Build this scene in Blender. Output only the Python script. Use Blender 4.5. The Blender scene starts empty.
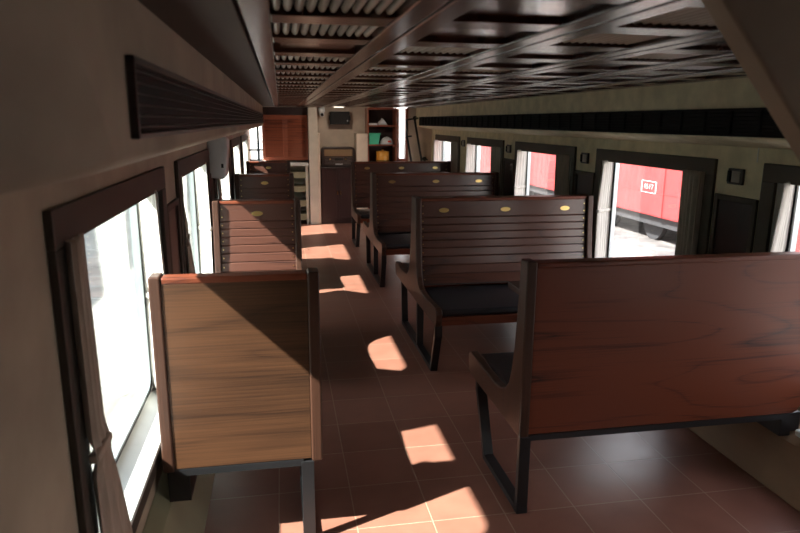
import bpy, bmesh, math, random
from mathutils import Vector, Matrix
random.seed(7)
K = 1.1                      # metres per layout unit
C = bpy.context.scene.collection
sc = bpy.context.scene
PI = math.pi

# ------------------------------------------------------------------ camera
cam_d = bpy.data.cameras.new('camera'); cam = bpy.data.objects.new('camera', cam_d); C.objects.link(cam)
F = Vector((0.17586542, 0.95969136, -0.21923468)); R = Vector((0.98386883, -0.17876594, 0.00669775)); U = Vector((0.03276392, 0.21687607, 0.97564917))
m = Matrix((( R.x, U.x, -F.x, 0), (R.y, U.y, -F.y, 0), (R.z, U.z, -F.z, 1.54884*K), (0, 0, 0, 1)))
cam.matrix_world = m
cam_d.sensor_width = 36; cam_d.lens = 645/800*36; cam_d.clip_start = .05; cam_d.clip_end = 300
cam_d.dof.use_dof = True; cam_d.dof.focus_distance = 4.2*K; cam_d.dof.aperture_fstop = 4.0
sc.camera = cam

# ------------------------------------------------------------------ light
w = bpy.data.worlds.new('sky'); sc.world = w; w.use_nodes = True
nt = w.node_tree; nt.nodes.clear()
o_ = nt.nodes.new('ShaderNodeOutputWorld'); b_ = nt.nodes.new('ShaderNodeBackground')
tc = nt.nodes.new('ShaderNodeTexCoord'); sp = nt.nodes.new('ShaderNodeSeparateXYZ'); rp = nt.nodes.new('ShaderNodeValToRGB')
nt.links.new(tc.outputs['Generated'], sp.inputs[0]); nt.links.new(sp.outputs[2], rp.inputs[0])
rp.color_ramp.elements[0].color = (1, .96, .90, 1); rp.color_ramp.elements[1].color = (.72, .80, 1, 1)
nt.links.new(rp.outputs[0], b_.inputs[0]); b_.inputs[1].default_value = 4.0
nt.links.new(b_.outputs[0], o_.inputs[0])
sd = bpy.data.lights.new('sun', 'SUN'); sun = bpy.data.objects.new('sun', sd); C.objects.link(sun)
sd.energy = 24.0; sd.angle = math.radians(.9); sd.color = (1, .98, .94)
sun.rotation_euler = Vector((1, .42, -1)).to_track_quat('-Z', 'Y').to_euler()
vs = sc.view_settings
vs.view_transform = "Standard"; vs.look = "None"; vs.exposure = 0.45; vs.gamma = 1; vs.use_curve_mapping = False

# ------------------------------------------------------------------ materials
def mat(name, col, rough=.5, metal=0, coat=0, spec=.5, col2=None, scale=(4, 4, 4), detail=4, bump=0, bscale=30, lo=.35, hi=.65, dist=0, rvar=0):
    m = bpy.data.materials.new(name); m.use_nodes = True
    n = m.node_tree; p = n.nodes['Principled BSDF']
    p.inputs['Base Color'].default_value = (*col, 1); p.inputs['Roughness'].default_value = rough
    p.inputs['Metallic'].default_value = metal; p.inputs['Coat Weight'].default_value = coat; p.inputs['Coat Roughness'].default_value = .15
    p.inputs['Specular IOR Level'].default_value = spec
    t = n.nodes.new('ShaderNodeTexCoord'); mp = n.nodes.new('ShaderNodeMapping'); mp.inputs['Scale'].default_value = scale
    n.links.new(t.outputs['Object'], mp.inputs[0])
    nz = n.nodes.new('ShaderNodeTexNoise'); nz.inputs['Scale'].default_value = 1; nz.inputs['Detail'].default_value = detail; nz.inputs['Distortion'].default_value = dist
    n.links.new(mp.outputs[0], nz.inputs['Vector'])
    r = n.nodes.new('ShaderNodeValToRGB'); r.color_ramp.elements[0].position = lo; r.color_ramp.elements[1].position = hi
    c2 = col2 or tuple(c*.82 for c in col)
    r.color_ramp.elements[0].color = (*c2, 1); r.color_ramp.elements[1].color = (*col, 1)
    n.links.new(nz.outputs[0], r.inputs[0]); n.links.new(r.outputs[0], p.inputs['Base Color'])
    if rvar:
        mr = n.nodes.new('ShaderNodeMapRange'); mr.inputs[3].default_value = max(.05, rough-rvar); mr.inputs[4].default_value = rough+rvar
        n.links.new(nz.outputs[0], mr.inputs[0]); n.links.new(mr.outputs[0], p.inputs['Roughness'])
    if bump:
        n2 = n.nodes.new('ShaderNodeTexNoise'); n2.inputs['Scale'].default_value = bscale; n2.inputs['Detail'].default_value = 3
        n.links.new(t.outputs['Object'], n2.inputs['Vector'])
        bp = n.nodes.new('ShaderNodeBump'); bp.inputs['Strength'].default_value = bump; bp.inputs['Distance'].default_value = .004
        n.links.new(n2.outputs[0], bp.inputs['Height']); n.links.new(bp.outputs[0], p.inputs['Normal'])
    return m

def wood(name, light, dark, axis='X', rough=.40, coat=.2, fig=1.0, per=9):
    """long fibres along axis with cathedral figure and pores"""
    m = bpy.data.materials.new(name); m.use_nodes = True
    n = m.node_tree; p = n.nodes['Principled BSDF']; L = n.links.new
    p.inputs['Roughness'].default_value = rough; p.inputs['Coat Weight'].default_value = coat; p.inputs['Coat Roughness'].default_value = .22
    p.inputs['Specular IOR Level'].default_value = .32 if coat < .1 else .5
    t = n.nodes.new('ShaderNodeTexCoord')
    def mapping(long, cross):
        mp = n.nodes.new('ShaderNodeMapping'); s = {'X': (long, cross, cross), 'Y': (cross, long, cross), 'Z': (cross, cross, long)}[axis]
        mp.inputs['Scale'].default_value = s; L(t.outputs['Object'], mp.inputs[0]); return mp
    m1 = mapping(.55, 4.2)
    base = n.nodes.new('ShaderNodeTexNoise'); base.inputs['Scale'].default_value = 1.0; base.inputs['Detail'].default_value = 1.2; base.inputs['Roughness'].default_value = .4
    L(m1.outputs[0], base.inputs['Vector'])
    mu = n.nodes.new('ShaderNodeMath'); mu.operation = 'MULTIPLY'; mu.inputs[1].default_value = per; L(base.outputs[0], mu.inputs[0])
    fr = n.nodes.new('ShaderNodeMath'); fr.operation = 'PINGPONG'; fr.inputs[1].default_value = .5; L(mu.outputs[0], fr.inputs[0])
    m2 = mapping(2.5, 190)
    pore = n.nodes.new('ShaderNodeTexNoise'); pore.inputs['Scale'].default_value = 1; pore.inputs['Detail'].default_value = 3; L(m2.outputs[0], pore.inputs['Vector'])
    m3 = mapping(.8, 2.2)
    tone = n.nodes.new('ShaderNodeTexNoise'); tone.inputs['Scale'].default_value = 1; tone.inputs['Detail'].default_value = 3; L(m3.outputs[0], tone.inputs['Vector'])
    f2 = n.nodes.new('ShaderNodeMath'); f2.operation = 'MULTIPLY'; f2.inputs[1].default_value = 2; L(fr.outputs[0], f2.inputs[0])
    f3 = n.nodes.new('ShaderNodeMath'); f3.operation = 'POWER'; f3.inputs[1].default_value = .3; L(f2.outputs[0], f3.inputs[0])
    a = n.nodes.new('ShaderNodeMath'); a.operation = 'MULTIPLY_ADD'; a.inputs[1].default_value = .55*fig; L(f3.outputs[0], a.inputs[0])
    b = n.nodes.new('ShaderNodeMath'); b.operation = 'MULTIPLY_ADD'; b.inputs[1].default_value = .7; b.inputs[2].default_value = -.12; L(pore.outputs[0], b.inputs[0])
    L(b.outputs[0], a.inputs[2])
    c = n.nodes.new('ShaderNodeMath'); c.operation = 'MULTIPLY_ADD'; c.inputs[1].default_value = .9; L(tone.outputs[0], c.inputs[0])
    L(a.outputs[0], c.inputs[2])
    r = n.nodes.new('ShaderNodeValToRGB'); r.color_ramp.elements[0].position = .36+.3*fig; r.color_ramp.elements[1].position = .82+.4*fig
    r.color_ramp.elements[0].color = (*dark, 1); r.color_ramp.elements[1].color = (*light, 1)
    L(c.outputs[0], r.inputs[0]); L(r.outputs[0], p.inputs['Base Color'])
    bp = n.nodes.new('ShaderNodeBump'); bp.inputs['Strength'].default_value = .12; bp.inputs['Distance'].default_value = .002
    L(pore.outputs[0], bp.inputs['Height']); L(bp.outputs[0], p.inputs['Normal'])
    return m

def glass_mat(name, tint):
    m = bpy.data.materials.new(name); m.use_nodes = True
    n = m.node_tree; n.nodes.clear(); L = n.links.new
    o = n.nodes.new('ShaderNodeOutputMaterial'); mx = n.nodes.new('ShaderNodeMixShader')
    tr = n.nodes.new('ShaderNodeBsdfTransparent'); tr.inputs[0].default_value = (*tint, 1)
    gl = n.nodes.new('ShaderNodeBsdfGlossy'); gl.inputs['Roughness'].default_value = .01
    fr = n.nodes.new('ShaderNodeLayerWeight'); fr.inputs[0].default_value = .5
    pw = n.nodes.new('ShaderNodeMath'); pw.operation = 'POWER'; pw.inputs[1].default_value = 4.5; L(fr.outputs['Facing'], pw.inputs[0])
    ma = n.nodes.new('ShaderNodeMath'); ma.operation = 'MULTIPLY_ADD'; ma.inputs[1].default_value = .9; ma.inputs[2].default_value = .05; ma.use_clamp = True; L(pw.outputs[0], ma.inputs[0])
    L(ma.outputs[0], mx.inputs[0]); L(tr.outputs[0], mx.inputs[1]); L(gl.outputs[0], mx.inputs[2]); L(mx.outputs[0], o.inputs[0])
    return m

def tile_mat():
    m = bpy.data.materials.new('terracotta_tile'); m.use_nodes = True
    n = m.node_tree; p = n.nodes['Principled BSDF']; L = n.links.new
    t = n.nodes.new('ShaderNodeTexCoord'); mp = n.nodes.new('ShaderNodeMapping')
    s = .3*K
    mp.inputs['Location'].default_value = (-.24544/.3, -2.21821/.3, 0); mp.inputs['Scale'].default_value = (1/s, 1/s, 1)
    L(t.outputs['Object'], mp.inputs[0])
    br = n.nodes.new('ShaderNodeTexBrick'); br.offset = 0; br.squash = 1
    br.inputs['Scale'].default_value = 1; br.inputs['Brick Width'].default_value = 1; br.inputs['Row Height'].default_value = 1
    br.inputs['Mortar Size'].default_value = .008; br.inputs['Mortar Smooth'].default_value = .3; br.inputs['Bias'].default_value = -.2
    br.inputs['Color1'].default_value = (.26, .112, .078, 1); br.inputs['Color2'].default_value = (.215, .088, .060, 1); br.inputs['Mortar'].default_value = (.36, .25, .18, 1)
    L(mp.outputs[0], br.inputs['Vector'])
    nz = n.nodes.new('ShaderNodeTexNoise'); nz.inputs['Scale'].default_value = 5; nz.inputs['Detail'].default_value = 6; L(t.outputs['Object'], nz.inputs['Vector'])
    mx = n.nodes.new('ShaderNodeMix'); mx.data_type = 'RGBA'; mx.blend_type = 'MULTIPLY'; mx.inputs[0].default_value = .6
    rr = n.nodes.new('ShaderNodeValToRGB'); rr.color_ramp.elements[0].position = .3; rr.color_ramp.elements[1].position = .7
    rr.color_ramp.elements[0].color = (.72, .68, .66, 1); rr.color_ramp.elements[1].color = (1.1, 1.08, 1.05, 1)
    L(nz.outputs[0], rr.inputs[0]); L(br.outputs['Color'], mx.inputs[6]); L(rr.outputs[0], mx.inputs[7]); L(mx.outputs[2], p.inputs['Base Color'])
    mr = n.nodes.new('ShaderNodeMapRange'); mr.inputs[3].default_value = .22; mr.inputs[4].default_value = .42; L(nz.outputs[0], mr.inputs[0]); L(mr.outputs[0], p.inputs['Roughness'])
    bp = n.nodes.new('ShaderNodeBump'); bp.inputs['Strength'].default_value = .5; bp.inputs['Distance'].default_value = .002; bp.invert = True
    L(br.outputs['Fac'], bp.inputs['Height']); L(bp.outputs[0], p.inputs['Normal'])
    return m

M = {}
M['bench'] = wood('bench_wood', (.150, .036, .016), (.024, .007, .005), 'X', fig=.85, coat=.05, per=9)
M['bench_worn'] = wood('worn_bench_wood', (.080, .034, .016), (.018, .009, .006), 'X', fig=.5, coat=.03, per=6)
M['bench_v'] = wood('bench_wood_upright', (.10, .038, .024), (.026, .010, .008), 'Z', fig=.6, per=5)
M['bench_y'] = wood('bench_end_wood', (.055, .023, .014), (.016, .007, .005), 'Z', coat=.06, fig=.6, per=5)
M['slat'] = wood('slat_wood', (.080, .030, .020), (.020, .008, .007), 'X', rough=.30, coat=.4)
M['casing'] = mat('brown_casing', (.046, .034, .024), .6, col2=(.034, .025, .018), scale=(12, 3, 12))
M['ceilwood'] = wood('ceiling_wood', (.065, .027, .018), (.018, .008, .006), 'Y', rough=.26, coat=.6, fig=.5, per=4)
M['ceilpanel'] = wood('ceiling_panel_wood', (.07, .025, .017), (.018, .008, .006), 'X', rough=.14, coat=.7, fig=.5, per=4)
M['rib'] = mat('louvre_rib', (.34, .28, .22), .4, coat=.2, scale=(20, 3, 20))
M['black'] = mat('dark_void', (.012, .009, .008), .8)
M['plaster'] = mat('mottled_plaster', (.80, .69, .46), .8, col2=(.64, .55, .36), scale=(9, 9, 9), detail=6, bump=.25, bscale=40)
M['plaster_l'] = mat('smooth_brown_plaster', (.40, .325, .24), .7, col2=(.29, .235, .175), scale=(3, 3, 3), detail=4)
M['ledge'] = mat('brown_ledge_paint', (.36, .22, .13), .6, col2=(.28, .17, .10), scale=(5, 2, 5))
M['duct'] = mat('pale_duct_board', (.34, .30, .23), .5, col2=(.25, .22, .17), scale=(4, 4, 4), detail=4)
M['white'] = mat('white_paint', (.72, .73, .70), .4)
M['cream'] = mat('cream_paint', (.68, .55, .44), .6)
M['pier'] = mat('pier_paint', (.62, .55, .46), .6)
M['red_wood'] = wood('red_brown_wood', (.33, .09, .046), (.13, .034, .022), 'X', rough=.35, coat=.3)
M['leather'] = mat('black_leather', (.022, .024, .028), .34, coat=.15, bump=.3, bscale=160, col2=(.014, .015, .018))
M['steel'] = mat('black_steel', (.014, .013, .014), .38, spec=.5)
M['brass'] = mat('brass', (.85, .62, .24), .28, metal=1)
M['brass_dark'] = mat('brass_engraving', (.18, .11, .03), .5, metal=.6)
M['vent_br'] = mat('vent_dark_brown', (.035, .022, .018), .4)
M['vent_slat'] = mat('vent_slat', (.13, .105, .09), .32)
M['vent_blk'] = mat('vent_black', (.012, .011, .011), .7, spec=.25)
M['curtain'] = mat('curtain_fabric', (.62, .58, .53), .9, col2=(.52, .485, .44), scale=(60, 60, 5), bump=.3, bscale=300, spec=.1)
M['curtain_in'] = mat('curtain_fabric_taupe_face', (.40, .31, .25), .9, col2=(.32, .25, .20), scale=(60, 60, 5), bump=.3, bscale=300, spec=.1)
M['curtain_in_lightened'] = mat('curtain_fabric_lightened_face', (.66, .60, .52), .9, col2=(.54, .49, .42), scale=(60, 60, 5), bump=.3, bscale=300, spec=.1)  # room face lightened for the right-hand windows, where too little light falls
M['casing_r'] = mat('brown_casing_lightened', (.085, .064, .044), .6, col2=(.066, .050, .034), scale=(12, 3, 12))  # brown casing lightened to make up for dim light on the right wall
M['rubber'] = mat('window_rubber', (.014, .025, .03), .35)
M['alu'] = mat('aluminium', (.6, .66, .68), .3, metal=.8)
M['glass'] = glass_mat('window_glass', (.92, .96, .94))
M['glass_r'] = glass_mat('clear_glass', (.97, .97, .97))
M['grey_plastic'] = mat('grey_plastic', (.70, .72, .74), .4)
M['dark_plastic'] = mat('dark_plastic', (.012, .012, .013), .7, spec=.25)
M['white_plastic'] = mat('white_plastic', (.75, .75, .75), .35)
M['dark_wood'] = wood('dark_cabinet_wood', (.035, .015, .014), (.011, .006, .007), 'Z', rough=.4)
M['speaker_cloth'] = mat('radio_cloth', (.24, .15, .08), .9, scale=(80, 80, 80))
M['green'] = mat('green_plastic', (.10, .62, .38), .35)
M['orange'] = wood('orange_wood', (.75, .34, .05), (.5, .18, .02), 'X', rough=.3)
M['paper'] = mat('white_paper', (.82, .84, .86), .6)
M['number_paint'] = mat('number_paint', (.62, .56, .54), .6)
M['red_ink'] = mat('red_print', (.7, .06, .03), .5)
M['concrete'] = mat('pale_concrete', (.31, .29, .26), .85, col2=(.20, .185, .165), scale=(1.2, 1.2, 1.2), detail=8)
M['ballast'] = mat('grey_ballast', (.17, .155, .145), .95, col2=(.08, .073, .07), scale=(3, 3, 3), detail=10)
M['wagon'] = mat('red_wagon_paint', (.34, .030, .030), .55, col2=(.24, .022, .022), scale=(1, 1.3, 1.3), detail=6)
M['wagon_black'] = mat('wagon_underframe', (.03, .03, .032), .7)
M['facade'] = mat('pale_facade', (.24, .31, .29), .8)
M['teal'] = mat('teal_shutter', (.14, .32, .30), .6)
M['olive'] = mat('olive_board', (.26, .24, .15), .6)
M['fill_lamp'] = bpy.data.materials.new('fill_light_diffuser'); M['fill_lamp'].use_nodes = True  # glowing face of the added fill light
_p = M['fill_lamp'].node_tree.nodes['Principled BSDF']; _p.inputs['Emission Color'].default_value = (1, .85, .68, 1); _p.inputs['Emission Strength'].default_value = 3
TILE = tile_mat()

# ------------------------------------------------------------------ helpers
class MB:
    def __init__(s): s.b = bmesh.new()
    def box(s, x0, x1, y0, y1, z0, z1, mi=0):
        vs_ = [s.b.verts.new((x, y, z)) for x in (x0, x1) for y in (y0, y1) for z in (z0, z1)]
        for f in ((0, 1, 3, 2), (4, 6, 7, 5), (0, 4, 5, 1), (2, 3, 7, 6), (0, 2, 6, 4), (1, 5, 7, 3)):
            fc = s.b.faces.new([vs_[i] for i in f]); fc.material_index = mi
        return s
    def prism(s, pts, a, b, axis='x', mi=0):
        """polygon pts extruded from a to b along axis. pts are the other two coordinates in order."""
        def mk(p, t): return {'x': (t, p[0], p[1]), 'y': (p[0], t, p[1]), 'z': (p[0], p[1], t)}[axis]
        A = [s.b.verts.new(mk(p, a)) for p in pts]; B = [s.b.verts.new(mk(p, b)) for p in pts]
        n = len(pts)
        f1 = s.b.faces.new(A); f2 = s.b.faces.new(B[::-1]); f1.material_index = f2.material_index = mi
        for i in range(n):
            f = s.b.faces.new((A[i], B[i], B[(i+1) % n], A[(i+1) % n])); f.material_index = mi
        return s
    def bar(s, p, q, w, d, up=(0, 0, 1), mi=0):
        p, q = Vector(p), Vector(q); t = (q-p).normalized(); u = Vector(up)
        a = t.cross(u).normalized()*w/2; c = a.cross(t).normalized()*d/2
        P = [s.b.verts.new(v) for v in (p-a-c, p+a-c, p+a+c, p-a+c)]; Q = [s.b.verts.new(v) for v in (q-a-c, q+a-c, q+a+c, q-a+c)]
        s.b.faces.new(P); s.b.faces.new(Q[::-1])
        for i in range(4): s.b.faces.new((P[i], Q[i], Q[(i+1) % 4], P[(i+1) % 4]))
        return s
    def tube(s, pts, r, n=8):
        pts = [Vector(p) for p in pts]; rings = []
        for i, p in enumerate(pts):
            t = (pts[min(i+1, len(pts)-1)]-pts[max(i-1, 0)]).normalized()
            u = Vector((0, 0, 1)) if abs(t.z) < .9 else Vector((1, 0, 0))
            a = t.cross(u).normalized(); c = a.cross(t)
            rings.append([s.b.verts.new(p+(a*math.cos(2*PI*k/n)+c*math.sin(2*PI*k/n))*r) for k in range(n)])
        for i in range(len(rings)-1):
            for k in range(n): s.b.faces.new((rings[i][k], rings[i][(k+1) % n], rings[i+1][(k+1) % n], rings[i+1][k]))
        s.b.faces.new(rings[0]); s.b.faces.new(rings[-1][::-1]); return s
    def lathe(s, prof, x, y, n=24):
        rings = [[s.b.verts.new((x+r*math.cos(2*PI*k/n), y+r*math.sin(2*PI*k/n), z)) for k in range(n)] for r, z in prof]
        for i in range(len(rings)-1):
            for k in range(n): s.b.faces.new((rings[i][k], rings[i][(k+1) % n], rings[i+1][(k+1) % n], rings[i+1][k]))
        s.b.faces.new(rings[0]); s.b.faces.new(rings[-1][::-1]); return s
    def build(s, name, mats, parent=None, bevel=0, smooth=False, loc=None, seg=2, base=(0, 0, 0)):
        bmesh.ops.recalc_face_normals(s.b, faces=s.b.faces)
        bx, by, bz = base
        for v in s.b.verts: v.co = Vector(((v.co.x-bx)*K, (v.co.y-by)*K, (v.co.z-bz)*K))
        me = bpy.data.meshes.new(name); s.b.to_mesh(me); s.b.free()
        if smooth:
            for p in me.polygons: p.use_smooth = True
        for q in (mats if isinstance(mats, (list, tuple)) else [mats]): me.materials.append(q)
        o = bpy.data.objects.new(name, me); C.objects.link(o)
        o.location = Vector(loc if loc is not None else base)*K
        if parent: o.parent = parent
        if bevel:
            b = o.modifiers.new('bevel', 'BEVEL'); b.width = bevel*K; b.segments = seg; b.limit_method = 'ANGLE'; b.angle_limit = math.radians(35)
        return o
def empty(name, loc=(0, 0, 0)):
    o = bpy.data.objects.new(name, None); C.objects.link(o); o.location = Vector(loc)*K; o.empty_display_size = .1; return o
def tag(o, label, cat, group=None):
    o['label'] = label; o['category'] = cat
    if group: o['group'] = group
    return o
def struct(o): o['kind'] = 'structure'; return o
def kids(o): return [c for c in list(bpy.data.objects) if c.parent == o]
def copy_tree(o, parent=None):
    ch = kids(o); c = o.copy(); C.objects.link(c)
    if parent: c.parent = parent
    for k in ch: copy_tree(k, c)
    return c

XL, XR = -.485, 2.30          # inner wall faces
YB, YF = -1.9, 9.9            # back and far walls
ZC = 1.75                     # underside of the ceiling battens
PITCH = 1.708
def wy(k): return 1.42+PITCH*(k-1)      # outer casing start of window k (0..4)
CW, CT, CB = 1.35, 1.365, .335          # casing width, top and bottom
FW = .085                               # casing board width
OZ0, OZ1 = CB+FW, CT-FW                 # opening

# ------------------------------------------------------------------ floor, walls
struct(MB().box(XL-.15, XR+.15, YB, YF+1.2, -.08, 0).build('floor', TILE))
def side_wall(name, x, sgn, m_):
    """sgn +1: the room lies towards +x"""
    a, b = sorted((x, x-sgn*.105)); mb = MB(); WT = OZ1+.084
    mb.box(a, b, YB, YF+1.1, 0, OZ0); mb.box(a, b, YB, YF+1.1 if sgn < 0 else 9.70, WT, 1.80)
    if sgn > 0: mb.box(a, b, 9.70, YF+1.1, 1.32, 1.80)
    y = YB
    for k in range(1 if sgn > 0 else 0, 6):
        y0, y1 = wy(k)+FW, wy(k)+CW-FW
        mb.box(a, b, y, y0, OZ0, WT); y = y1
    if sgn > 0: mb.box(a, b, y, 9.70, OZ0, WT); mb.box(a, b, 9.70, YF+1.1, OZ0, .95); mb.box(a, b, 10.38, YF+1.1, .95, 1.32)
    else: mb.box(a, b, y, YF+1.1, OZ0, WT)
    return struct(mb.build(name, m_))
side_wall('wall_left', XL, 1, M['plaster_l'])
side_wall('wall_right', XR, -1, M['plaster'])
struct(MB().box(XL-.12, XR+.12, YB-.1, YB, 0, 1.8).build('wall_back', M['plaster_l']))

# far wall: solid behind radio niche, alcove on the left, shelf opening right
struct(MB().box(.40, 1.76, 10.25, 10.35, 0, 1.8).build('wall_niche', M['cream']))                     # back of the niche
mb = MB()
mb.box(1.925, XR+.02, YF, YF+.08, 0, 1.8)                    # beige wall right of the far door
struct(mb.build('wall_far', M['cream']))
mb = MB()                                                  # alcove back wall with a narrow opening to the left of the cabinet
mb.box(XL-.02, .42, 10.42, 10.5, 0, .93); mb.box(-.28, .42, 10.42, 10.5, .93, 1.8); mb.box(XL-.02, -.28, 10.42, 10.5, 1.62, 1.8)
struct(mb.build('wall_alcove', M['pier']))
struct(MB().box(.414, .545, YF-.02, 10.42, 0, 1.75).build('trim_1', M['pier'], bevel=.006))       # tall pier
struct(MB().box(.545, .585, YF+.06, 10.25, 0, 1.37).box(.5451, .575, YF-.02, YF+.06, 0, 1.37).build('trim_2', M['cream'], bevel=.004))
struct(MB().box(1.13, 1.30, YF-.02, 10.25, 0, 1.37).build('trim_3', M['cream'], bevel=.006))
struct(MB().box(1.885, 1.925, YF-.01, YF+.1, 0, 1.75).build('trim_4', M['red_wood'], bevel=.004))

# far door: bright panes in a slim frame
wd = struct(empty('door_1', (1.80, YF+.1, 0)))
MB().box(1.76, 1.79, YF+.02, YF+.1, 0, 1.74).box(1.76, 1.90, YF+.02, YF+.1, .93, .99).box(1.76, 1.90, YF+.02, YF+.1, 0, .08).build('door_frame', M['red_wood'], wd, base=(1.8, YF+.1, 0), loc=(0, 0, 0))
MB().box(1.79, 1.90, YF+.06, YF+.066, .08, 1.74).build('pane', M['glass_r'], wd, base=(1.8, YF+.1, 0), loc=(0, 0, 0))
# unseen side window added to light the alcove, then the narrow end window
wn = struct(empty('window_13', (XL-.04, 10.04, .90)))
MB().box(XL-.06, XL-.03, 9.70, 9.73, .95, 1.32).box(XL-.06, XL-.03, 10.35, 10.38, .95, 1.32).box(XL-.06, XL-.03, 9.73, 10.35, .95, .97).box(XL-.06, XL-.03, 9.73, 10.35, 1.30, 1.32).build('window_frame', M['rubber'], wn, base=(XL-.04, 10.04, .90), loc=(0, 0, 0))
MB().box(XL-.047, XL-.043, 9.73, 10.35, .97, 1.30).build('pane', M['glass_r'], wn, base=(XL-.04, 10.04, .90), loc=(0, 0, 0))
wn = struct(empty('window_6', (-.38, 10.44, .93)))
MB().box(-.485, -.28, 10.43, 10.47, .93, .96).box(-.485, -.28, 10.43, 10.47, 1.59, 1.62).box(-.36, -.325, 10.43, 10.47, .93, 1.62).box(-.485, -.28, 10.43, 10.47, 1.09, 1.115).build('window_frame', M['rubber'], wn, base=(-.38, 10.44, .93), loc=(0, 0, 0))
MB().box(-.485, -.28, 10.449, 10.453, .93, 1.62).build('pane', M['glass_r'], wn, base=(-.38, 10.44, .93), loc=(0, 0, 0))

# ledges along the floor (heating pipe casings)
struct(MB().prism([(-.335, 0), (-.350, .03), (-.43, .20), (-.485, .245), (XL, 0)], YB, YF, 'y').build('trim_5', M['olive'], bevel=.008))
struct(MB().prism([(2.035, 0), (2.045, .03), (2.115, .21), (2.16, .25), (XR, .25), (XR, 0)], YB, YF, 'y').build('trim_6', M['ledge'], bevel=.008))

# ducts under the ceiling
def duct(name, xf, xw, y_lo, y_hi, m_, cut=0):
    b = MB().b; mb = MB(); mb.b.free(); mb.b = b
    # cross-section: face, underside, wall
    pr = [(xf, 1.79, -.29*cut), (xf, 1.485, 0), (xf+(xw-xf)*.12, 1.472, -.08*cut), (xw, 1.435, -.62*cut), (xw, 1.79, -.9*cut)]
    A = [b.verts.new((x, y_lo+dy, z)) for x, z, dy in pr]; B = [b.verts.new((x, y_hi, z)) for x, z, dy in pr]
    b.faces.new(A); b.faces.new(B[::-1])
    for i in range(5): b.faces.new((A[i], B[i], B[(i+1) % 5], A[(i+1) % 5]))
    return struct(mb.build(name, m_, bevel=.012 if cut else .004, seg=3))
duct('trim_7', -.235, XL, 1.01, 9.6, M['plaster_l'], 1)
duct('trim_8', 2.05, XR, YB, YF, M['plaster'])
# near gusset hanging from the ceiling at the upper right
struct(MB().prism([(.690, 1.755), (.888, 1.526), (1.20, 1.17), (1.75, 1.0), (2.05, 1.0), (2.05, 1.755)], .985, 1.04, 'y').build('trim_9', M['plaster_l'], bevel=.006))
struct(MB().box(1.0, XR, .95, .98, 1.0, 1.0001+.03).build('trim_10', M['casing'])) if False else None

# ------------------------------------------------------------------ ceiling
ce = struct(MB().box(XL-.12, XR+.12, YB-.1, YF+1.2, 1.80, 1.86).build('ceiling', M['ceilwood']))
def cpart(mb, name, m_, **k): return mb.build(name, m_, ce, **k)
cpart(MB().box(-.24, -.074, YB, YF, ZC, 1.80), 'edge_board', M['casing'], bevel=.003)
for k in range(-1, 6):
    x0 = .24+.365*k
    if k == -1: xs = [(-.068, -.012)]
    else: xs = [(x0, x0+.0535), (x0+.0605, x0+.115)]
    mb = MB()
    for a, b in xs: mb.box(a, b, YB, YF, ZC, 1.80)
    cpart(mb, 'long_batten', M['ceilwood'], bevel=.004)
cpart(MB().box(1.975, 2.052, YB, YF, ZC, 1.80), 'edge_board', M['ceilwood'], bevel=.003)
cells = []
for j in range(-8, 23):
    yb = 1.385+.365*j
    if yb > YF-.05: break
    mb = MB()
    for k in range(0, 6):
        xa = -.012+.365*k; xb = .24+.365*k
        mb.box(xa, min(xb, 2.06), yb, min(yb+.108, YF), ZC+.004, 1.80)
    cpart(mb, 'cross_batten', M['ceilwood'], bevel=.003)
    for k in range(6): cells.append((j, k))
near = {(-1, 0): 1, (0, 0): 1, (1, 0): 0, (2, 0): 1, (3, 0): 1, (-1, 1): 0, (0, 1): 0, (1, 1): 1, (2, 1): 0, (3, 1): 1, (-1, 2): 1, (0, 2): 1, (1, 2): 0, (2, 2): 0, (3, 2): 1,
        (-1, 3): 1, (0, 3): 0, (1, 3): 1, (2, 3): 0, (-1, 4): 1, (0, 4): 0, (1, 4): 0, (2, 4): 1}
far_l, far_f = MB(), MB()
def cell(mbl, mbf, j, k):
    xa = -.012+.365*k; xb = min(.24+.365*k, 2.055); ya = 1.493+.365*j; yb = min(ya+.257, YF)
    louv = near.get((j, k), 1 if k < 1 or (k+j) % 2 else 0)
    if louv:
        mbl.box(xa, xb, ya, yb, 1.773, 1.780, 1)
        n = 11
        for i in range(n):
            cx = xa+(xb-xa)*(i+.5)/n; r = .0085
            pts = [(cx+r*math.cos(t), 1.7725-r*1.25*math.sin(t)) for t in [PI*q/6 for q in range(7)]]
            mbl.prism(pts, ya, yb, 'y', 0)
    else:
        mbf.prism([(xa, 1.772), (xb, 1.772), (xb, 1.784), (xa, 1.784)], ya, yb, 'y')
        mbf.box(xa+.02, xb-.02, ya+.02, yb-.02, 1.765, 1.7721)
    return louv
cells.sort(key=lambda c: abs(c[0]-1.5)*1.0+abs(c[1]-1.5)*.4)
for n_, (j, k) in enumerate(cells):
    if n_ < 96:
        a, b = MB(), MB(); lv = cell(a, b, j, k)
        if lv: cpart(a, 'louvred_panel', [M['rib'], M['black']]); b.b.free()
        else: cpart(b, 'flat_panel', M['ceilpanel']); a.b.free()
    else: cell(far_l, far_f, j, k)
cpart(far_l, 'louvred_panels', [M['rib'], M['black']])['kind'] = 'stuff'
cpart(far_f, 'flat_panels', M['ceilpanel'])['kind'] = 'stuff'

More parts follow.
